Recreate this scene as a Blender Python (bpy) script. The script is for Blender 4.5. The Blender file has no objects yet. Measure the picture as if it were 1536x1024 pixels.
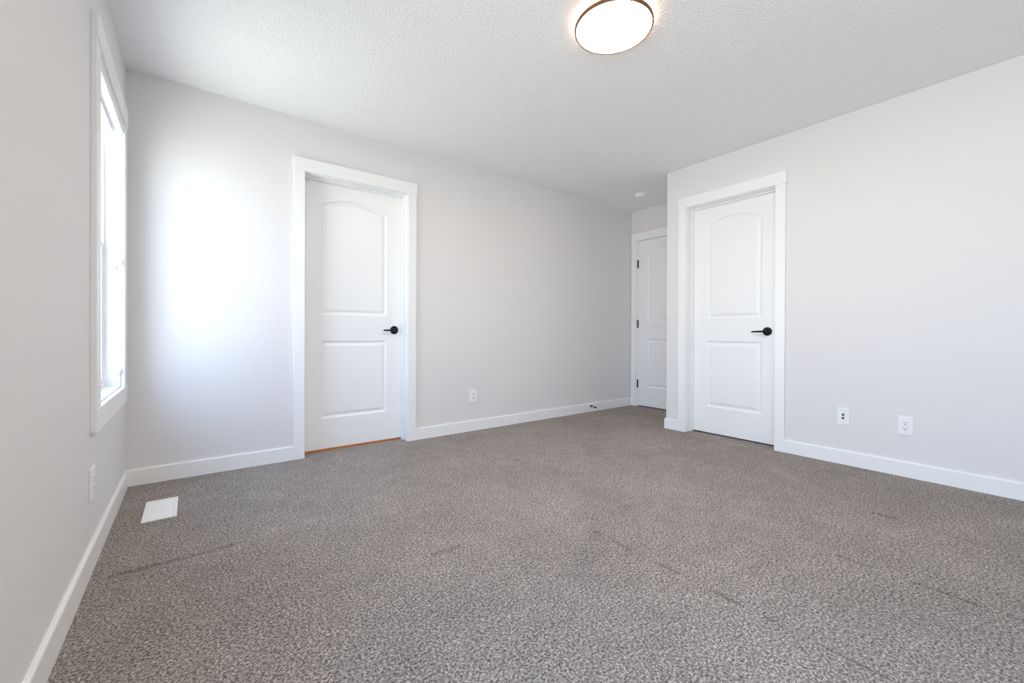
import bpy, bmesh, math
from mathutils import Vector, Matrix
from mathutils.geometry import tessellate_polygon

SC = bpy.context.scene
COL = SC.collection

# ------------------------------------------------------------------ camera
FPX, W0, H0 = 627.55, 1536.0, 1024.0
YAW, PITCH, ROLL = 0.6503, -0.0031, 0.0038
CAM = Vector((0.311, -3.3026, 0.9056))
F = Vector((math.sin(YAW) * math.cos(PITCH), math.cos(YAW) * math.cos(PITCH), math.sin(PITCH)))
R = Vector((math.cos(YAW), -math.sin(YAW), 0.0))
U = R.cross(F)
R2 = R * math.cos(ROLL) + U * math.sin(ROLL)
U2 = -R * math.sin(ROLL) + U * math.cos(ROLL)
cd = bpy.data.cameras.new('camera')
cam = bpy.data.objects.new('camera', cd)
COL.objects.link(cam)
cd.sensor_fit = 'HORIZONTAL'
cd.sensor_width = 36.0
cd.lens = 36.0 * FPX / W0
cd.shift_x = 1.86 / W0
cd.shift_y = -10.68 / W0
cd.clip_start = 0.02
cd.clip_end = 300
cam.matrix_world = Matrix(((R2.x, U2.x, -F.x, CAM.x), (R2.y, U2.y, -F.y, CAM.y), (R2.z, U2.z, -F.z, CAM.z), (0, 0, 0, 1)))
SC.camera = cam

# ------------------------------------------------------------------ exposure, sky, daylight portals
vs = SC.view_settings
SC.display_settings.display_device = 'sRGB'
vs.view_transform = 'Standard'
vs.look = 'None'
vs.gamma = 1.0
vs.use_curve_mapping = False
vs.exposure = 0.0
cy = SC.cycles
cy.max_bounces = 16
cy.diffuse_bounces = 12
cy.glossy_bounces = 4
cy.transparent_max_bounces = 12
cy.caustics_reflective = False
cy.caustics_refractive = False
cy.use_denoising = True
cy.use_adaptive_sampling = False
cy.sample_clamp_indirect = 6.0
cy.blur_glossy = 1.0

SKY = 10.4
LAMP = 76.0
w = bpy.data.worlds.new('sky')
SC.world = w
w.use_nodes = True
nt = w.node_tree
nt.nodes.clear()
o_ = nt.nodes.new('ShaderNodeOutputWorld')
bg = nt.nodes.new('ShaderNodeBackground')
tc = nt.nodes.new('ShaderNodeTexCoord')
sx = nt.nodes.new('ShaderNodeSeparateXYZ')
rp = nt.nodes.new('ShaderNodeValToRGB')
# direction height remapped from -1..1 to 0..1: pale sunlit ground, hazy horizon, light blue sky
mr = nt.nodes.new('ShaderNodeMapRange')
mr.inputs['From Min'].default_value = -1.0
mr.inputs['From Max'].default_value = 1.0
e = rp.color_ramp.elements
e[0].position = 0.0
e[0].color = (0.95, 0.94, 0.91, 1)
e[1].position = 0.95
e[1].color = (0.36, 0.58, 1.06, 1)
for p_, c_ in ((0.48, (0.95, 0.955, 0.95)), (0.505, (0.82, 0.91, 1.06)), (0.65, (0.58, 0.76, 1.08))):
    x = e.new(p_)
    x.color = (*c_, 1)
nt.links.new(tc.outputs['Generated'], sx.inputs[0])
nt.links.new(sx.outputs['Z'], mr.inputs['Value'])
nt.links.new(mr.outputs[0], rp.inputs[0])
nt.links.new(rp.outputs[0], bg.inputs['Color'])
bg.inputs['Strength'].default_value = SKY
nt.links.new(bg.outputs[0], o_.inputs[0])

H = 2.44          # ceiling height
L = 4.747         # alcove end wall
XB = 3.933        # right wall
YB = -1.012       # outer corner of the right wall
REAR = -4.9
WT = 0.15
WIN = [(-0.965, -0.215, 0.605, 2.04), (-4.65, -2.55, 0.605, 2.04)]  # second opening is invented, out of view, to let in more daylight


def portal(y0, y1, z0, z1):
    ld = bpy.data.lights.new('daylight_portal', 'AREA')
    ld.shape = 'RECTANGLE'
    ld.size = y1 - y0
    ld.size_y = z1 - z0
    ld.cycles.is_portal = True
    ob = bpy.data.objects.new('daylight_portal', ld)
    COL.objects.link(ob)
    ob.location = (-WT - 0.02, (y0 + y1) / 2, (z0 + z1) / 2)
    ob.rotation_euler = Vector((1, 0, 0)).to_track_quat('-Z', 'Y').to_euler()
    # keep the wide side along y
    ob.rotation_euler = (math.radians(90), 0, math.radians(-90))


for q in WIN:
    portal(*q)


# ------------------------------------------------------------------ materials
def mat(name, color, rough=0.5, metal=0.0, spec=0.5, bump=None, coords='Object'):
    m = bpy.data.materials.new(name)
    m.use_nodes = True
    n = m.node_tree.nodes
    b = n['Principled BSDF']
    b.inputs['Base Color'].default_value = (*color, 1)
    b.inputs['Roughness'].default_value = rough
    b.inputs['Metallic'].default_value = metal
    b.inputs['Specular IOR Level'].default_value = spec
    if bump:
        scale, dist, strength = bump
        t = n.new('ShaderNodeTexCoord')
        no = n.new('ShaderNodeTexNoise')
        no.inputs['Scale'].default_value = scale
        no.inputs['Detail'].default_value = 3
        bp_ = n.new('ShaderNodeBump')
        bp_.inputs['Distance'].default_value = dist
        bp_.inputs['Strength'].default_value = strength
        m.node_tree.links.new(t.outputs[coords], no.inputs['Vector'])
        m.node_tree.links.new(no.outputs['Fac'], bp_.inputs['Height'])
        m.node_tree.links.new(bp_.outputs[0], b.inputs['Normal'])
    return m


M_WALL = mat('warm_grey_wall_paint', (0.745, 0.728, 0.725), 0.62, spec=0.3, bump=(220, 0.0006, 0.25))
M_TRIM = mat('white_trim_paint', (0.86, 0.86, 0.855), 0.32, spec=0.45)
M_DOOR = mat('white_door_paint', (0.85, 0.85, 0.85), 0.36, spec=0.45, bump=(300, 0.0003, 0.15))
M_BLACK = mat('matte_black_metal', (0.006, 0.006, 0.007), 0.5, spec=0.25)
M_RUBBER = mat('black_rubber', (0.006, 0.006, 0.006), 0.7)
M_PLASTIC = mat('white_plastic', (0.86, 0.86, 0.86), 0.3)
M_DARK = mat('dark_slot', (0.03, 0.03, 0.035), 0.6)
M_VINYL = mat('white_vinyl', (0.85, 0.86, 0.87), 0.35)
M_BRONZE = mat('brown_bronze_metal', (0.17, 0.075, 0.03), 0.5, metal=0.3)
M_GREY = mat('grey_duct_metal', (0.30, 0.30, 0.31), 0.5, metal=0.4)
M_JACK = mat('dull_grey_metal', (0.12, 0.12, 0.13), 0.45, metal=0.6)
M_FABRIC = mat('white_blind_fabric', (0.82, 0.84, 0.87), 0.75, bump=(900, 0.0004, 0.3))


def ceiling_material():
    m = bpy.data.materials.new('stippled_white_ceiling')
    m.use_nodes = True
    n = m.node_tree.nodes
    k = m.node_tree.links
    b = n['Principled BSDF']
    b.inputs['Base Color'].default_value = (0.92, 0.92, 0.915, 1)
    b.inputs['Roughness'].default_value = 0.85
    b.inputs['Specular IOR Level'].default_value = 0.2
    t = n.new('ShaderNodeTexCoord')
    a = n.new('ShaderNodeTexNoise')
    a.inputs['Scale'].default_value = 75
    a.inputs['Detail'].default_value = 4
    a.inputs['Roughness'].default_value = 0.6
    v = n.new('ShaderNodeTexVoronoi')
    v.inputs['Scale'].default_value = 110
    mx = n.new('ShaderNodeMath')
    mx.operation = 'SUBTRACT'
    r_ = n.new('ShaderNodeValToRGB')
    r_.color_ramp.elements[0].position = 0.35
    r_.color_ramp.elements[1].position = 0.68
    bp_ = n.new('ShaderNodeBump')
    bp_.inputs['Distance'].default_value = 0.006
    bp_.inputs['Strength'].default_value = 0.55
    vm = n.new('ShaderNodeMath')
    vm.operation = 'MULTIPLY'
    vm.inputs[1].default_value = 0.35
    k.new(t.outputs['Object'], a.inputs['Vector'])
    k.new(t.outputs['Object'], v.inputs['Vector'])
    k.new(a.outputs['Fac'], r_.inputs[0])
    k.new(v.outputs['Distance'], vm.inputs[0])
    k.new(r_.outputs[0], mx.inputs[0])
    k.new(vm.outputs[0], mx.inputs[1])
    k.new(mx.outputs[0], bp_.inputs['Height'])
    k.new(bp_.outputs[0], b.inputs['Normal'])
    return m


def carpet_material():
    m = bpy.data.materials.new('heathered_taupe_carpet')
    m.use_nodes = True
    n = m.node_tree.nodes
    k = m.node_tree.links
    b = n['Principled BSDF']
    b.inputs['Roughness'].default_value = 0.95
    b.inputs['Specular IOR Level'].default_value = 0.08
    b.inputs['Sheen Weight'].default_value = 0.15
    b.inputs['Sheen Roughness'].default_value = 0.6
    t = n.new('ShaderNodeTexCoord')

    def noise(scale, detail=2.0, rough=0.5, dist=0.0):
        a = n.new('ShaderNodeTexNoise')
        a.inputs['Scale'].default_value = scale
        a.inputs['Detail'].default_value = detail
        a.inputs['Roughness'].default_value = rough
        a.inputs['Distortion'].default_value = dist
        k.new(t.outputs['Object'], a.inputs['Vector'])
        return a.outputs['Fac']

    def math_(op, a, b_=None, c=None):
        q = n.new('ShaderNodeMath')
        q.operation = op
        for i, x in enumerate((a, b_, c)):
            if x is None:
                continue
            if isinstance(x, (int, float)):
                q.inputs[i].default_value = x
            else:
                k.new(x, q.inputs[i])
        return q.outputs[0]

    tuft = noise(125, 4, 0.9, 0.3)
    ramp = n.new('ShaderNodeValToRGB')
    e = ramp.color_ramp.elements
    e[0].position = 0.40
    e[0].color = (0.05, 0.037, 0.030, 1)
    e[1].position = 0.62
    e[1].color = (0.80, 0.71, 0.645, 1)
    x = e.new(0.475)
    x.color = (0.245, 0.205, 0.176, 1)
    x = e.new(0.535)
    x.color = (0.41, 0.352, 0.312, 1)
    k.new(tuft, ramp.inputs[0])
    # broad, faint changes of tone where the pile was brushed or trodden
    pile = math_('MULTIPLY_ADD', noise(2.2, 4, 0.6, 0.5), 0.62, 0.69)
    pile2 = math_('MULTIPLY_ADD', noise(11.0, 3, 0.65), 0.44, 0.78)
    tone = math_('MULTIPLY', pile, pile2)
    hsv = n.new('ShaderNodeHueSaturation')
    k.new(ramp.outputs[0], hsv.inputs['Color'])
    k.new(tone, hsv.inputs['Value'])
    k.new(hsv.outputs[0], b.inputs['Base Color'])
    # creases pressed into the pile: straight lines, broken into dashes
    sp = n.new('ShaderNodeSeparateXYZ')
    k.new(t.outputs['Object'], sp.inputs[0])
    wob = math_('MULTIPLY_ADD', noise(6, 2), 0.03, -0.015)

    def crease(axis, pos, lo, hi, gate):
        a, c = ('X', 'Y') if axis == 'x' else ('Y', 'X')
        d = math_('ABSOLUTE', math_('SUBTRACT', math_('ADD', sp.outputs[a], wob), pos))
        near = n.new('ShaderNodeMapRange')
        near.inputs['From Min'].default_value = 0.001
        near.inputs['From Max'].default_value = 0.015
        near.inputs['To Min'].default_value = 1
        near.inputs['To Max'].default_value = 0
        k.new(d, near.inputs['Value'])
        on = math_('MULTIPLY', math_('GREATER_THAN', sp.outputs[c], lo), math_('LESS_THAN', sp.outputs[c], hi))
        g = math_('GREATER_THAN', noise(9, 0), gate)
        return math_('MULTIPLY', near.outputs[0], math_('MULTIPLY', on, g))

    cr = crease('x', 1.78, -3.1, -1.75, 0.52)
    for arg in (('x', 2.42, -3.3, -2.75, 0.49), ('y', -1.18, 0.06, 0.45, 0.2), ('y', -1.758, 1.08, 1.22, 0.3),
                ('y', -0.95, 1.9, 2.2, 0.6), ('x', 3.07, -2.82, -2.72, 0.2)):
        cr = math_('MAXIMUM', cr, crease(*arg))
    height = math_('ADD', math_('MULTIPLY', tuft, 1.0), math_('MULTIPLY', noise(420, 2), 0.35))
    height = math_('SUBTRACT', height, math_('MULTIPLY', cr, 7.0))
    height = math_('ADD', height, math_('MULTIPLY', noise(14, 3), 0.9))
    bp_ = n.new('ShaderNodeBump')
    bp_.inputs['Distance'].default_value = 0.012
    bp_.inputs['Strength'].default_value = 0.75
    k.new(height, bp_.inputs['Height'])
    k.new(bp_.outputs[0], b.inputs['Normal'])
    return m


def wood_material():
    m = bpy.data.materials.new('orange_brown_wood_floor')
    m.use_nodes = True
    n = m.node_tree.nodes
    k = m.node_tree.links
    b = n['Principled BSDF']
    b.inputs['Roughness'].default_value = 0.4
    t = n.new('ShaderNodeTexCoord')
    mp = n.new('ShaderNodeMapping')
    mp.inputs['Scale'].default_value = (2, 40, 2)
    a = n.new('ShaderNodeTexNoise')
    a.inputs['Scale'].default_value = 3
    a.inputs['Detail'].default_value = 5
    r_ = n.new('ShaderNodeValToRGB')
    r_.color_ramp.elements[0].color = (0.42, 0.17, 0.05, 1)
    r_.color_ramp.elements[1].color = (0.72, 0.36, 0.13, 1)
    k.new(t.outputs['Object'], mp.inputs[0])
    k.new(mp.outputs[0], a.inputs['Vector'])
    k.new(a.outputs['Fac'], r_.inputs[0])
    k.new(r_.outputs[0], b.inputs['Base Color'])
    return m


def glass_material():
    m = bpy.data.materials.new('clear_window_glass')
    m.use_nodes = True
    n = m.node_tree.nodes
    k = m.node_tree.links
    n.clear()
    o = n.new('ShaderNodeOutputMaterial')
    tr = n.new('ShaderNodeBsdfTransparent')
    tr.inputs[0].default_value = (0.93, 0.96, 0.96, 1)
    g = n.new('ShaderNodeBsdfGlossy')
    g.inputs['Roughness'].default_value = 0.02
    lw = n.new('ShaderNodeLayerWeight')      # the same reflectance on either face of the pane
    lw.inputs['Blend'].default_value = 0.5
    pw = n.new('ShaderNodeMath')
    pw.operation = 'POWER'
    pw.inputs[1].default_value = 5.0
    fr = n.new('ShaderNodeMath')
    fr.operation = 'MULTIPLY_ADD'
    fr.inputs[1].default_value = 0.9
    fr.inputs[2].default_value = 0.04
    k.new(lw.outputs['Facing'], pw.inputs[0])
    k.new(pw.outputs[0], fr.inputs[0])
    mx = n.new('ShaderNodeMixShader')
    k.new(fr.outputs[0], mx.inputs[0])
    k.new(tr.outputs[0], mx.inputs[1])
    k.new(g.outputs[0], mx.inputs[2])
    k.new(mx.outputs[0], o.inputs[0])
    return m


def emit_material(name, color, strength):
    m = bpy.data.materials.new(name)
    m.use_nodes = True
    b = m.node_tree.nodes['Principled BSDF']
    b.inputs['Base Color'].default_value = (0.9, 0.88, 0.85, 1)
    b.inputs['Emission Color'].default_value = (*color, 1)
    b.inputs['Emission Strength'].default_value = strength
    return m


M_CEIL = ceiling_material()
M_CARPET = carpet_material()
M_WOOD = wood_material()
M_GLASS = glass_material()
M_BAND = emit_material('warm_glowing_band', (1.0, 0.50, 0.20), LAMP * 0.028)
M_DIFF = emit_material('glowing_white_diffuser', (1.0, 0.86, 0.70), LAMP)


# ------------------------------------------------------------------ mesh helpers
def add_box(bm, a, b, bevel=0.0, segs=2):
    x0, x1 = sorted((a[0], b[0]))
    y0, y1 = sorted((a[1], b[1]))
    z0, z1 = sorted((a[2], b[2]))
    tmp = bmesh.new()
    bmesh.ops.create_cube(tmp, size=1.0)
    for v in tmp.verts:
        v.co = Vector(((x0 + x1) / 2 + v.co.x * (x1 - x0), (y0 + y1) / 2 + v.co.y * (y1 - y0), (z0 + z1) / 2 + v.co.z * (z1 - z0)))
    if bevel:
        bmesh.ops.bevel(tmp, geom=list(tmp.edges), offset=bevel, segments=segs, profile=0.5, affect='EDGES')
    join(bm, tmp)


def join(bm, tmp, matrix=None):
    if matrix is not None:
        bmesh.ops.transform(tmp, matrix=matrix, verts=list(tmp.verts))
    vm = {}
    for v in tmp.verts:
        vm[v] = bm.verts.new(v.co)
    for f in tmp.faces:
        try:
            nf = bm.faces.new([vm[v] for v in f.verts])
            nf.smooth = f.smooth
            nf.material_index = f.material_index
        except ValueError:
            pass
    tmp.free()


def add_lathe(bm, profile, center, axis=(0, 0, 1), n=48, smooth=True):
    """profile: (radius, height along axis) points, turned about the axis."""
    tmp = bmesh.new()
    rings = []
    for r, h in profile:
        if r < 1e-6:
            rings.append([tmp.verts.new((0, 0, h))])
        else:
            rings.append([tmp.verts.new((r * math.cos(2 * math.pi * i / n), r * math.sin(2 * math.pi * i / n), h)) for i in range(n)])
    for a, b in zip(rings, rings[1:]):
        for i in range(n):
            j = (i + 1) % n
            if len(a) == 1 and len(b) == 1:
                continue
            if len(a) == 1:
                f = tmp.faces.new((a[0], b[i], b[j]))
            elif len(b) == 1:
                f = tmp.faces.new((a[i], b[0], a[j]))
            else:
                f = tmp.faces.new((a[i], b[i], b[j], a[j]))
            f.smooth = smooth
    bmesh.ops.recalc_face_normals(tmp, faces=list(tmp.faces))
    q = Vector((0, 0, 1)).rotation_difference(Vector(axis))
    join(bm, tmp, Matrix.Translation(center) @ q.to_matrix().to_4x4())


def obj(name, bm, m, parent=None, sharp=True):
    me = bpy.data.meshes.new(name)
    bmesh.ops.recalc_face_normals(bm, faces=list(bm.faces))
    bm.to_mesh(me)
    bm.free()
    for q in (m if isinstance(m, (list, tuple)) else [m]):
        me.materials.append(q)
    if sharp and any(p.use_smooth for p in me.polygons):
        me.set_sharp_from_angle(angle=math.radians(35))
    o = bpy.data.objects.new(name, me)
    COL.objects.link(o)
    if parent is not None:
        o.parent = parent
    return o


def empty(name, loc=(0, 0, 0), rot=(0, 0, 0)):
    o = bpy.data.objects.new(name, None)
    o.empty_display_size = 0.05
    COL.objects.link(o)
    o.location = loc
    o.rotation_euler = rot
    return o


def struct(name, bm, m):
    o = obj(name, bm, m)
    o['kind'] = 'structure'
    return o


def tag(o, label, cat, group=None):
    o['label'] = label
    o['category'] = cat
    if group:
        o['group'] = group
    return o


def wall(name, axis, c0, c1, a0, a1, holes=(), z0=0.0, z1=H, m=None):
    """A slab between c0 and c1 on the given axis, running a0..a1, with holes (p0, p1, z0, z1); one closed mesh."""
    ps = sorted({a0, a1, *[h[0] for h in holes], *[h[1] for h in holes]})
    zs = sorted({z0, z1, *[h[2] for h in holes], *[h[3] for h in holes]})
    bm = bmesh.new()
    vs_ = {}

    def V(c, p, z):
        key = (c, round(p, 5), round(z, 5))
        if key not in vs_:
            vs_[key] = bm.verts.new((c, p, z) if axis == 'x' else (p, c, z))
        return vs_[key]

    def solid(i, j):
        if i < 0 or j < 0 or i >= len(ps) - 1 or j >= len(zs) - 1:
            return False
        pc, zc = (ps[i] + ps[i + 1]) / 2, (zs[j] + zs[j + 1]) / 2
        return not any(h[0] < pc < h[1] and h[2] < zc < h[3] for h in holes)

    for i in range(len(ps) - 1):
        for j in range(len(zs) - 1):
            if not solid(i, j):
                continue
            p, q, s, t = ps[i], ps[i + 1], zs[j], zs[j + 1]
            bm.faces.new((V(c0, p, s), V(c0, q, s), V(c0, q, t), V(c0, p, t)))
            bm.faces.new((V(c1, p, s), V(c1, p, t), V(c1, q, t), V(c1, q, s)))
            if not solid(i - 1, j):
                bm.faces.new((V(c0, p, s), V(c0, p, t), V(c1, p, t), V(c1, p, s)))
            if not solid(i + 1, j):
                bm.faces.new((V(c0, q, s), V(c1, q, s), V(c1, q, t), V(c0, q, t)))
            if not solid(i, j - 1):
                bm.faces.new((V(c0, p, s), V(c1, p, s), V(c1, q, s), V(c0, q, s)))
            if not solid(i, j + 1):
                bm.faces.new((V(c0, p, t), V(c0, q, t), V(c1, q, t), V(c1, p, t)))
    return struct(name, bm, m or M_WALL)


# ------------------------------------------------------------------ room shell
OUTX, OUTY = 6.1, 1.6
DA = (0.957, 1.735)          # door in the far wall: opening between jambs, along x
DB = (-1.949, -1.217)        # door in the right wall, along y
DC = (-0.885, -0.100)        # door at the end of the alcove, along y
DT = 2.057                   # head jamb height
JT = 0.018                   # jamb thickness

bm = bmesh.new()
add_box(bm, (-WT, REAR - WT, -0.12), (OUTX + 0.1, 0.100, 0.0))
floor = struct('floor', bm, M_CARPET)
bm = bmesh.new()
add_box(bm, (-WT, 0.100, -0.12), (OUTX + 0.1, OUTY + 0.1, -0.001))
struct('floor_hall', bm, M_WOOD)
bm = bmesh.new()
add_box(bm, (-WT, REAR - WT, H), (OUTX + 0.1, OUTY + 0.1, H + 0.15))
struct('ceiling', bm, M_CEIL)

wall('wall_left', 'x', -WT, 0.0, REAR - WT, OUTY, holes=WIN)
wall('wall_back', 'y', 0.0, 0.14, 0.0, L, holes=[(DA[0] - JT, DA[1] + JT, 0.0, DT + JT)])
wall('wall_right', 'x', XB, XB + 0.14, REAR, YB, holes=[(DB[0] - JT, DB[1] + JT, 0.0, DT + JT)])
wall('wall_alcove', 'x', L, L + 0.14, YB - 0.14, 0.14, holes=[(DC[0] - JT, DC[1] + JT, 0.0, DT + JT)])
wall('wall_return', 'y', YB - 0.14, YB, XB + 0.14, L)
wall('wall_rear', 'y', REAR - WT, REAR, 0.0, OUTX)
wall('wall_outer', 'x', OUTX, OUTX + 0.1, REAR - WT, OUTY)
wall('wall_hall', 'y', OUTY, OUTY + 0.1, -WT, OUTX + 0.1)
# a ceiling bulb in the hall beyond the far door: its light is the warm line under that door
hl = bpy.data.lights.new('hall_lamp', 'POINT')
hl.energy = 22
hl.color = (1.0, 0.72, 0.42)
hl.shadow_soft_size = 0.08
ho = bpy.data.objects.new('hall_lamp', hl)
COL.objects.link(ho)
ho.location = (1.5, 0.95, 2.1)


# ------------------------------------------------------------------ baseboards
BH, BT = 0.0965, 0.013


def baseboard(name, p, q, out):
    """p, q: ends of the wall line; out: direction into the room."""
    p, q, out = Vector((*p, 0)), Vector((*q, 0)), Vector((*out, 0))
    prof = [(0, 0), (BT, 0), (BT, BH - 0.006), (BT - 0.002, BH - 0.001), (BT - 0.005, BH), (0, BH)]
    bm = bmesh.new()
    a = [bm.verts.new(p + out * u + Vector((0, 0, z))) for u, z in prof]
    b = [bm.verts.new(q + out * u + Vector((0, 0, z))) for u, z in prof]
    n = len(prof)
    for i in range(n):
        bm.faces.new((a[i], a[(i + 1) % n], b[(i + 1) % n], b[i]))
    bm.faces.new(a)
    bm.faces.new(b[::-1])
    return struct(name, bm, M_TRIM)


CL = 0.070        # casing leg width
RV = 0.005        # reveal
CT = 0.018        # casing thickness
baseboard('baseboard_left', (0, REAR), (0, 0), (1, 0))
baseboard('baseboard_back', (BT, 0), (DA[0] - RV - CL, 0), (0, -1))
baseboard('baseboard_back', (DA[1] + RV + CL, 0), (L - CT, 0), (0, -1))
baseboard('baseboard_right', (XB, DB[1] + RV + CL), (XB, YB + BT), (-1, 0))
baseboard('baseboard_right', (XB, REAR), (XB, DB[0] - RV - CL), (-1, 0))
baseboard('baseboard_return', (XB, YB), (L, YB), (0, 1))
baseboard('baseboard_rear', (BT, REAR), (XB - BT, REAR), (0, 1))


# ------------------------------------------------------------------ doors
def slab_mesh(wd, z0, z1, thick, u0, stile, upper, lower, rise):
    """Moulded two-panel door leaf, front towards -y at y = 0. upper/lower: (z0, z1 at the shoulders)."""
    bm = bmesh.new()
    a, b = u0 + stile, u0 + wd - stile
    N = 22
    half = (b - a) / 2
    rad = (half * half + rise * rise) / (2 * rise)
    cx, cz = (a + b) / 2, upper[1] + rise - rad

    def low_ring(d):
        return [(a + d, lower[0] + d), (b - d, lower[0] + d), (b - d, lower[1] - d), (a + d, lower[1] - d)]

    def up_ring(d):
        pts = [(a + d, upper[0] + d), (b - d, upper[0] + d)]
        ang = math.asin((half - d) / (rad - d))
        for i in range(N + 1):
            t = ang - 2 * ang * i / N
            pts.append((cx + (rad - d) * math.sin(t), cz + (rad - d) * math.cos(t)))
        return pts

    low, up = low_ring(0.0), up_ring(0.0)
    outer = [(u0, z0), (u0 + wd, z0), (u0 + wd, z1), (u0, z1)]
    for y, sgn in ((0.0, 1), (thick, -1)):
        loops = [outer, low, up]
        co = [[Vector((p[0], p[1], 0)) for p in l] for l in loops]
        flat = [v for l in co for v in l]
        verts = [bm.verts.new((v.x, y, v.y)) for v in flat]
        for tri in tessellate_polygon(co):
            bm.faces.new([verts[i] for i in tri])
        base = len(outer)
        for l, ring_at in ((low, low_ring), (up, up_ring)):
            ring = verts[base:base + len(l)]
            base += len(l)
            for d, dep in ((0.003, 0.0015), (0.008, 0.0055), (0.013, 0.0085), (0.019, 0.0095), (0.026, 0.0085), (0.036, 0.004), (0.041, 0.0022), (0.045, 0.0018)):
                pts = ring_at(d)
                nr = [bm.verts.new((p[0], y + sgn * dep, p[1])) for p in pts]
                for i in range(len(l)):
                    j = (i + 1) % len(l)
                    f = bm.faces.new((ring[i], ring[j], nr[j], nr[i]))
                ring = nr
            bm.faces.new(ring)
        if sgn == 1:
            front = verts[:4]
        else:
            back = verts[:4]
    for i in range(4):
        j = (i + 1) % 4
        bm.faces.new((front[i], back[i], back[j], front[j]))
    return bm


def casing_leg(bm, u0, u1, z1):
    add_box(bm, (u0, -CT, 0.0), (u1, 0.0, z1), 0.0018)


def make_door(name, loc, rotz, wd, recess, handle=None, hinge_side=None, legs=(CL, CL), left_gap=RV, slab_label=None, gap=0.016):
    """Local frame: u along x from jamb to jamb, the wall face at y = 0, the room towards -y."""
    r = empty(name, loc, (0, 0, rotz))
    r['kind'] = 'structure'
    wt = 0.14
    # jambs
    for u in ((-JT, 0.0), (wd, wd + JT)):
        bm = bmesh.new()
        add_box(bm, (u[0], 0.0, 0.0), (u[1], wt, DT), 0.001)
        obj('jamb', bm, M_TRIM, r)
    bm = bmesh.new()
    add_box(bm, (-JT, 0.0, DT), (wd + JT, wt, DT + JT), 0.001)
    obj('head_jamb', bm, M_TRIM, r)
    # stops, on the room side of a leaf that opens away, behind one that opens in
    s0, s1 = (recess - 0.036, recess - 0.001) if recess > 0.02 else (0.037, 0.072)
    for u in ((0.0, 0.011), (wd - 0.011, wd)):
        bm = bmesh.new()
        add_box(bm, (u[0], s0, 0.0), (u[1], s1, DT - 0.011), 0.0015)
        obj('door_stop_strip', bm, M_TRIM, r)
    bm = bmesh.new()
    add_box(bm, (0.0, s0, DT - 0.011), (wd, s1, DT), 0.0015)
    obj('door_stop_strip', bm, M_TRIM, r)
    # casing
    ztop = DT + RV
    bm = bmesh.new()
    casing_leg(bm, -left_gap - legs[0], -left_gap, ztop)
    obj('casing_leg', bm, M_TRIM, r)
    bm = bmesh.new()
    casing_leg(bm, wd + RV, wd + RV + legs[1], ztop)
    obj('casing_leg', bm, M_TRIM, r)
    bm = bmesh.new()
    ov = 0.006 if legs[0] == CL else 0.0
    add_box(bm, (-left_gap - legs[0] - ov, -CT - 0.005, ztop), (wd + RV + legs[1] + 0.006, 0.0, ztop + 0.092), 0.0018)
    obj('casing_head', bm, M_TRIM, r)
    # leaf
    bm = slab_mesh(wd - 0.006, gap, DT - 0.004, 0.035, 0.003, 0.131, (1.041, 1.882), (0.246, 0.842), 0.063)
    s = obj('door_leaf', bm, M_DOOR, r)
    s.location = (0, recess, 0)
    if handle is not None:
        h = empty('door_handle', (handle, recess, 0.927))
        h.parent = r
        h['label'] = 'matte black lever handle'
        bm = bmesh.new()
        add_lathe(bm, [(0, 0), (0.0345, 0), (0.0345, 0.006), (0.033, 0.009), (0.030, 0.0105), (0.018, 0.0115), (0, 0.0115)], (0, 0, 0), (0, -1, 0))
        obj('rosette', bm, M_BLACK, h)
        bm = bmesh.new()
        add_lathe(bm, [(0.0115, 0.010), (0.0115, 0.040), (0.0105, 0.052), (0.008, 0.056), (0, 0.057)], (0, 0, 0), (0, -1, 0), n=28)
        # the bar: flattened, slightly drooping and rounded at the tip
        tmp = bmesh.new()
        secs = []
        for i in range(13):
            t = i / 12
            u = 0.004 - 0.112 * t
            hh = 0.0085 - 0.0025 * t
            dd = 0.0075 - 0.0020 * t
            if i == 12:
                hh, dd = hh * 0.45, dd * 0.45
            zc = -0.003 * t
            yc = -0.046 + 0.004 * t * t
            secs.append([tmp.verts.new((u, yc + dd * math.cos(q), zc + hh * math.sin(q))) for q in [2 * math.pi * k_ / 14 for k_ in range(14)]])
        for A, B in zip(secs, secs[1:]):
            for k_ in range(14):
                f = tmp.faces.new((A[k_], A[(k_ + 1) % 14], B[(k_ + 1) % 14], B[k_]))
                f.smooth = True
        tmp.faces.new(secs[0])
        tmp.faces.new(secs[-1][::-1])
        join(bm, tmp)
        obj('lever', bm, M_BLACK, h)
    if hinge_side is not None:
        for zc in (0.282, 1.027, 1.772):
            bm = bmesh.new()
            add_lathe(bm, [(0, -0.052), (0.0035, -0.051), (0.0075, -0.047), (0.0075, 0.047), (0.0035, 0.051), (0, 0.052)], (hinge_side, recess - 0.006, zc), n=16)
            add_box(bm, (hinge_side - 0.001, recess - 0.004, zc - 0.045), (hinge_side + 0.001, recess + 0.02, zc + 0.045))
            hg = obj('hinge', bm, M_BLACK, r)
            hg['label'] = 'black door hinge'
    return r


make_door('door_1', (DA[0], 0, 0), 0.0, DA[1] - DA[0], 0.105, handle=DA[1] - DA[0] - 0.070)
make_door('door_2', (XB, DB[1], 0), -math.pi / 2, DB[1] - DB[0], 0.105, handle=DB[1] - DB[0] - 0.093, gap=0.012)
make_door('door_3', (L, DC[1], 0), -math.pi / 2, DC[1] - DC[0], 0.0, handle=DC[1] - DC[0] - 0.065, hinge_side=0.0015, legs=(0.075, CL), left_gap=0.018, gap=0.014)


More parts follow.
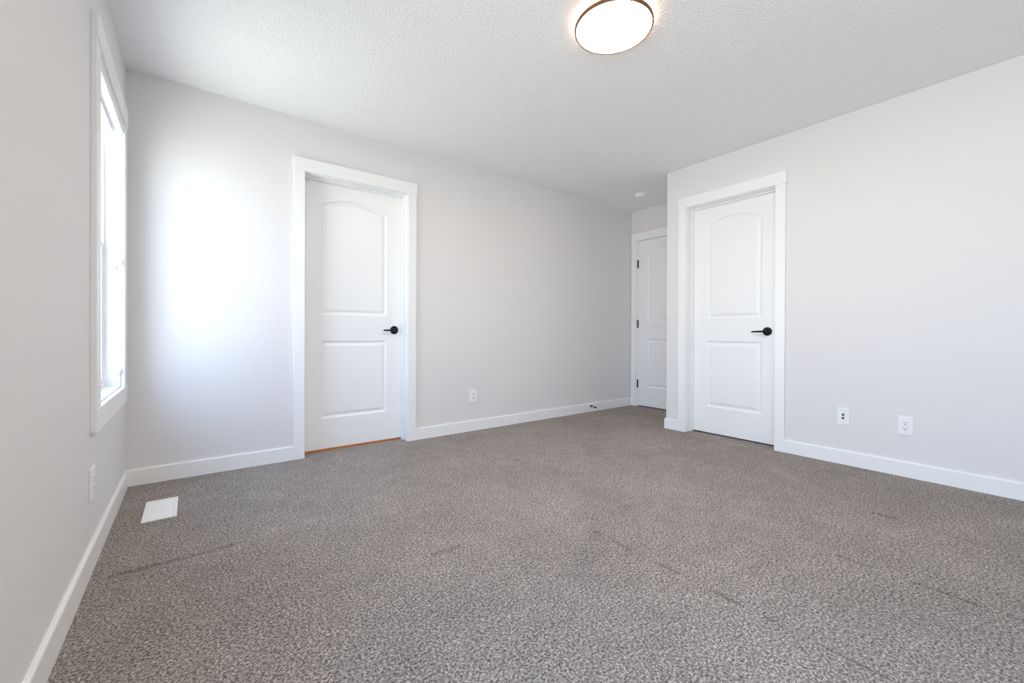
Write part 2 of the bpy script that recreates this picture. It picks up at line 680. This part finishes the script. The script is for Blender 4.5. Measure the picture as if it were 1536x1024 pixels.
# ------------------------------------------------------------------ windows
def make_window(name, y0, y1, z0, z1):
    r = empty(name, (0, (y0 + y1) / 2, z0))
    r['kind'] = 'structure'
    oy, oz = (y0 + y1) / 2, z0

    def part(nm, boxes, m, parent=r, bev=0.0018):
        bm = bmesh.new()
        for a, b in boxes:
            a = (a[0], a[1] - oy, a[2] - oz)
            b = (b[0], b[1] - oy, b[2] - oz)
            add_box(bm, a, b, bev)
        return obj(nm, bm, m, parent)

    cw = 0.090
    # jamb liner (reveal)
    part('jamb_liner', [((-0.15, y0, z0), (0.0, y0 + 0.008, z1))], M_TRIM, bev=0)
    part('jamb_liner', [((-0.15, y1 - 0.008, z0), (0.0, y1, z1))], M_TRIM, bev=0)
    part('jamb_liner', [((-0.15, y0 + 0.008, z1 - 0.008), (0.0, y1 - 0.008, z1))], M_TRIM, bev=0)
    part('sill', [((-0.15, y0 + 0.008, z0), (0.0, y1 - 0.008, z0 + 0.008))], M_TRIM, bev=0)
    # casing, picture-frame: legs between head and apron
    part('casing_leg', [((0, y0 - cw, z0), (CT, y0, z1))], M_TRIM)
    part('casing_leg', [((0, y1, z0), (CT, y1 + cw, z1))], M_TRIM)
    part('casing_head', [((0, y0 - cw, z1), (CT + 0.004, y1 + cw, z1 + 0.098))], M_TRIM)
    part('apron', [((0, y0 - cw, z0 - 0.09), (CT + 0.002, y1 + cw, z0))], M_TRIM)
    # vinyl frame and two sashes
    a, b, c, d = y0 + 0.008, y1 - 0.008, z0 + 0.008, z1 - 0.008
    fw = 0.020
    part('window_frame', [((-0.150, a, c), (-0.062, a + fw, d)), ((-0.150, b - fw, c), (-0.062, b, d)),
                          ((-0.150, a + fw, d - fw), (-0.062, b - fw, d)), ((-0.150, a + fw, c), (-0.062, b - fw, c + fw))], M_VINYL)
    zm = 1.350
    sw = 0.026
    ai, bi, ci, di = a + fw, b - fw, c + fw, d - fw
    for nm, x0_, x1_, lo, hi in (('sash', -0.118, -0.094, zm - 0.02, di), ('sash', -0.090, -0.066, ci, zm + 0.022)):
        s = part(nm, [((x0_, ai, lo), (x1_, ai + sw, hi)), ((x0_, bi - sw, lo), (x1_, bi, hi)),
                      ((x0_, ai + sw, hi - sw), (x1_, bi - sw, hi)), ((x0_, ai + sw, lo), (x1_, bi - sw, lo + sw))], M_VINYL)
        xm = (x0_ + x1_) / 2
        part('pane', [((xm - 0.002, ai + sw - 0.004, lo + sw - 0.004), (xm + 0.002, bi - sw + 0.004, hi - sw + 0.004))], M_GLASS, s, bev=0)
    bm = bmesh.new()
    yc = (ai + bi) / 2 - oy
    add_box(bm, (-0.088, yc - 0.03, zm + 0.022 - oz), (-0.068, yc + 0.03, zm + 0.034 - oz), 0.003)
    add_box(bm, (-0.086, yc - 0.006, zm + 0.034 - oz), (-0.062, yc + 0.028, zm + 0.042 - oz), 0.002)
    obj('sash_lock', bm, M_VINYL, r)
    return r


make_window('window_1', *WIN[0])
make_window('added_fill_window', *WIN[1])  # unseen window added behind the camera to brighten the room


def make_blind(q, label, group):
    y0, y1, z0, z1 = q
    y0, y1 = y0 + 0.010, y1 - 0.010
    zt = z1 - 0.009
    r = empty('roller_blind', (-0.0125, (y0 + y1) / 2, zt))
    tag(r, label, 'blind', group)
    oy = (y0 + y1) / 2
    hw = (y1 - y0) / 2
    # cassette with a curved front and end caps
    prof = [(-0.022, 0.0), (0.022, 0.0), (0.0235, -0.003), (0.0235, -0.046), (0.022, -0.050), (0.018, -0.052), (-0.022, -0.052)]
    bm = bmesh.new()
    A = [bm.verts.new((x, -hw + 0.004, z)) for x, z in prof]
    B = [bm.verts.new((x, hw - 0.004, z)) for x, z in prof]
    n = len(prof)
    for i in range(n):
        bm.faces.new((A[i], A[(i + 1) % n], B[(i + 1) % n], B[i]))
    bm.faces.new(A)
    bm.faces.new(B[::-1])
    obj('cassette', bm, M_VINYL, r)
    for s in (-1, 1):
        bm = bmesh.new()
        add_box(bm, (-0.024, s * (hw - 0.004), -0.055), (0.0255, s * hw, 0.0), 0.0015)
        obj('end_cap', bm, M_PLASTIC, r)
    bm = bmesh.new()
    add_box(bm, (-0.018, -hw + 0.02, -0.062), (-0.0165, hw - 0.02, -0.046))
    obj('fabric', bm, M_FABRIC, r)
    bm = bmesh.new()
    add_box(bm, (-0.022, -hw + 0.018, -0.078), (-0.012, hw - 0.018, -0.060), 0.003)
    obj('bottom_bar', bm, M_VINYL, r)
    # looped bead chain down the far reveal, held by a tensioner
    zb = 0.680 - zt
    zk = 1.262 - zt
    bm = bmesh.new()
    for sx_ in (-0.014, 0.016):
        z = -0.056
        while z > zb + 0.02:
            tmp = bmesh.new()
            bmesh.ops.create_icosphere(tmp, subdivisions=1, radius=0.0021)
            for f in tmp.faces:
                f.smooth = True
            join(bm, tmp, Matrix.Translation((sx_, hw - 0.010, z)))
            z -= 0.0062
        add_box(bm, (sx_ - 0.0005, hw - 0.0105, zb + 0.02), (sx_ + 0.0005, hw - 0.0095, -0.054))
    obj('bead_chain', bm, M_PLASTIC, r)
    bm = bmesh.new()
    add_lathe(bm, [(0, 0), (0.017, 0), (0.017, 0.008), (0.014, 0.012), (0, 0.012)], (0.001, hw - 0.003, zb + 0.012), (0, -1, 0), n=24)
    obj('chain_tensioner', bm, M_PLASTIC, r)
    bm = bmesh.new()
    add_box(bm, (-0.020, hw - 0.016, zk - 0.034), (-0.004, hw - 0.003, zk + 0.006), 0.004)
    add_box(bm, (0.002, hw - 0.018, zk - 0.010), (0.022, hw - 0.003, zk + 0.036), 0.004)
    add_box(bm, (-0.012, hw - 0.013, zk - 0.006), (0.012, hw - 0.006, zk + 0.004), 0.002)
    obj('chain_clip', bm, M_PLASTIC, r)
    return r


make_blind(WIN[0], 'white roller blind rolled up at the top of the tall window beside the corner', None)


# ------------------------------------------------------------------ wall plates
def plate(kind, name, loc, rotz, pw, ph, label, cat, group=None):
    """Local: plate in the xz plane, centred, facing -y, back at y = 0."""
    r = empty(name, loc, (0, 0, rotz))
    tag(r, label, cat, group)
    bm = bmesh.new()
    add_box(bm, (-pw / 2, -0.006, -ph / 2), (pw / 2, 0.0, ph / 2), 0.0022)
    if kind == 'jack':
        pass
    obj('cover_plate', bm, M_PLASTIC, r)
    if kind == 'duplex':
        bm = bmesh.new()
        add_box(bm, (-0.0165, -0.0085, -0.0335), (0.0165, -0.005, 0.0335), 0.0012)
        rec = obj('receptacle', bm, M_PLASTIC, r)
        for zc in (0.0175, -0.0175):
            for u, hgt in ((-0.0065, 0.0078), (0.0065, 0.0066)):
                bm = bmesh.new()
                add_box(bm, (u - 0.0017, -0.0088, zc + 0.003 - hgt / 2), (u + 0.0017, -0.0080, zc + 0.003 + hgt / 2))
                obj('slot', bm, M_DARK, rec)
            bm = bmesh.new()
            add_lathe(bm, [(0, 0), (0.0032, 0), (0.0032, 0.0008), (0, 0.0008)], (0, -0.0080, zc - 0.0085), (0, -1, 0), n=16)
            obj('ground_hole', bm, M_DARK, rec)
    if kind == 'jack':
        for zc in (0.012, -0.012):
            bm = bmesh.new()
            add_lathe(bm, [(0.0075, 0), (0.0075, 0.003), (0.0048, 0.003), (0.0048, 0.010), (0.0038, 0.010), (0.0038, 0.004), (0, 0.004)], (0, -0.0055, zc), (0, -1, 0), n=24)
            j = obj('coaxial_jack', bm, M_JACK, r)
            j['label'] = 'dark round cable jack'
    for zc in ((ph / 2 - 0.012), -(ph / 2 - 0.012)):
        bm = bmesh.new()
        add_lathe(bm, [(0, 0), (0.0030, 0), (0.0024, 0.0012), (0, 0.0014)], (0, -0.0058, zc), (0, -1, 0), n=14)
        obj('screw', bm, M_PLASTIC, r)
    return r


plate('duplex', 'wall_outlet', (2.385, 0, 0.321), 0.0, 0.079, 0.124, 'white outlet on the long far wall, right of the deep-set door', 'outlet', 'wall outlets')
plate('jack', 'cable_wall_plate', (XB, -2.385, 0.333), -math.pi / 2, 0.070, 0.115, 'white wall plate with two dark round jacks on the right wall', 'wall plate')
plate('duplex', 'wall_outlet', (XB, -2.706, 0.325), -math.pi / 2, 0.074, 0.118, 'white outlet with dark slots on the right wall, nearest the camera', 'outlet', 'wall outlets')
plate('duplex', 'wall_outlet', (0, -1.037, 0.318), math.pi / 2, 0.088, 0.124, 'white outlet on the left wall below the window, seen edge-on', 'outlet', 'wall outlets')

# ------------------------------------------------------------------ floor register
r = empty('floor_vent', (0.184, -0.532, 0.0))
tag(r, 'white slotted floor vent set in the carpet in the corner under the window', 'vent')
vx, vy = 0.0665, 0.1515
bm = bmesh.new()
ix, iy = vx - 0.018, vy - 0.020
for a, b in (((-vx, -vy), (-ix, vy)), ((ix, -vy), (vx, vy)), ((-ix, -vy), (ix, -iy)), ((-ix, iy), (ix, vy))):
    add_box(bm, (a[0], a[1], 0.0), (b[0], b[1], 0.006), 0.0015)
obj('frame', bm, M_PLASTIC, r)
bm = bmesh.new()
n_l = 26
for i in range(n_l):
    yc = -iy + (i + 0.5) * 2 * iy / n_l
    tmp = bmesh.new()
    bmesh.ops.create_cube(tmp, size=1.0)
    for v in tmp.verts:
        v.co = Vector((v.co.x * 2 * ix, v.co.y * 0.0046, v.co.z * 0.0012))
    join(bm, tmp, Matrix.Translation((0, yc, 0.0036)) @ Matrix.Rotation(math.radians(30), 4, 'X'))
for xc in (-ix / 3, ix / 3):
    add_box(bm, (xc - 0.0016, -iy, 0.0015), (xc + 0.0016, iy, 0.0050))
obj('louvres', bm, M_PLASTIC, r)
bm = bmesh.new()
add_box(bm, (-ix, -iy, 0.0), (ix, iy, 0.0008))
obj('damper', bm, M_GREY, r)

# ------------------------------------------------------------------ door stop on the baseboard
r = empty('door_stop', (3.985, -BT, 0.064))
tag(r, 'small black rod door stop screwed into the far baseboard near the alcove', 'door stop')
ax = Vector((0.03, -1, -0.10)).normalized()
bm = bmesh.new()
add_lathe(bm, [(0, 0), (0.0125, 0), (0.0125, 0.004), (0.009, 0.009), (0.005, 0.011), (0, 0.011)], (0, 0, 0), ax, n=24)
obj('base', bm, M_BLACK, r)
bm = bmesh.new()
add_lathe(bm, [(0.0055, 0.006), (0.0055, 0.064)], (0, 0, 0), ax, n=20)
obj('rod', bm, M_BLACK, r)
bm = bmesh.new()
add_lathe(bm, [(0, 0.060), (0.0075, 0.060), (0.0085, 0.064), (0.0085, 0.076), (0.007, 0.080), (0, 0.081)], (0, 0, 0), ax, n=24)
obj('rubber_tip', bm, M_RUBBER, r)

# ------------------------------------------------------------------ ceiling light
r = empty('ceiling_light', (1.955, -1.965, H))
tag(r, 'round flush ceiling light, lit, with a thin bronze rim', 'ceiling light')
bm = bmesh.new()
add_lathe(bm, [(0, 0), (0.120, 0), (0.120, -0.010), (0, -0.010)], (0, 0, 0), n=64)
obj('ceiling_pan', bm, M_PLASTIC, r)
bm = bmesh.new()
add_lathe(bm, [(0, -0.030), (0.176, -0.030), (0.1790, -0.032), (0.1785, -0.040), (0.174, -0.0430), (0.15, -0.0445), (0.10, -0.0462), (0.05, -0.047), (0, -0.0472)], (0, 0, 0), n=96)
obj('diffuser', bm, M_DIFF, r)
bm = bmesh.new()
add_lathe(bm, [(0.1800, -0.0265), (0.1870, -0.0255), (0.1880, -0.0265), (0.1880, -0.0395), (0.1870, -0.0415), (0.1800, -0.0415), (0.1800, -0.0265)], (0, 0, 0), n=96)
bd = bmesh.new()
add_lathe(bd, [(0.150, -0.010), (0.1775, -0.010), (0.1775, -0.0295), (0.150, -0.0295), (0.150, -0.010)], (0, 0, 0), n=96)
gb = obj('glowing_side_band', bd, M_BAND, r)
gb['label'] = 'warm glowing band above the rim'
rm = obj('rim', bm, M_BRONZE, r)
rm['label'] = 'thin bronze rim'

# ------------------------------------------------------------------ smoke detector
r = empty('smoke_detector', (4.235, -0.497, H))
tag(r, 'small round white smoke detector on the ceiling near the alcove', 'smoke detector')
bm = bmesh.new()
add_lathe(bm, [(0, 0), (0.066, 0), (0.066, -0.008), (0.063, -0.010), (0, -0.010)], (0, 0, 0), n=48)
obj('mounting_base', bm, M_PLASTIC, r)
bm = bmesh.new()
add_lathe(bm, [(0.052, -0.010), (0.052, -0.015), (0.060, -0.016), (0.058, -0.028), (0.050, -0.035), (0.030, -0.038), (0, -0.038)], (0, 0, 0), n=48)
obj('cover', bm, M_PLASTIC, r)
bm = bmesh.new()
add_lathe(bm, [(0, -0.0375), (0.011, -0.0375), (0.011, -0.0395), (0.009, -0.0405), (0, -0.0405)], (0.022, 0, 0), n=24)
obj('test_button', bm, M_PLASTIC, r)
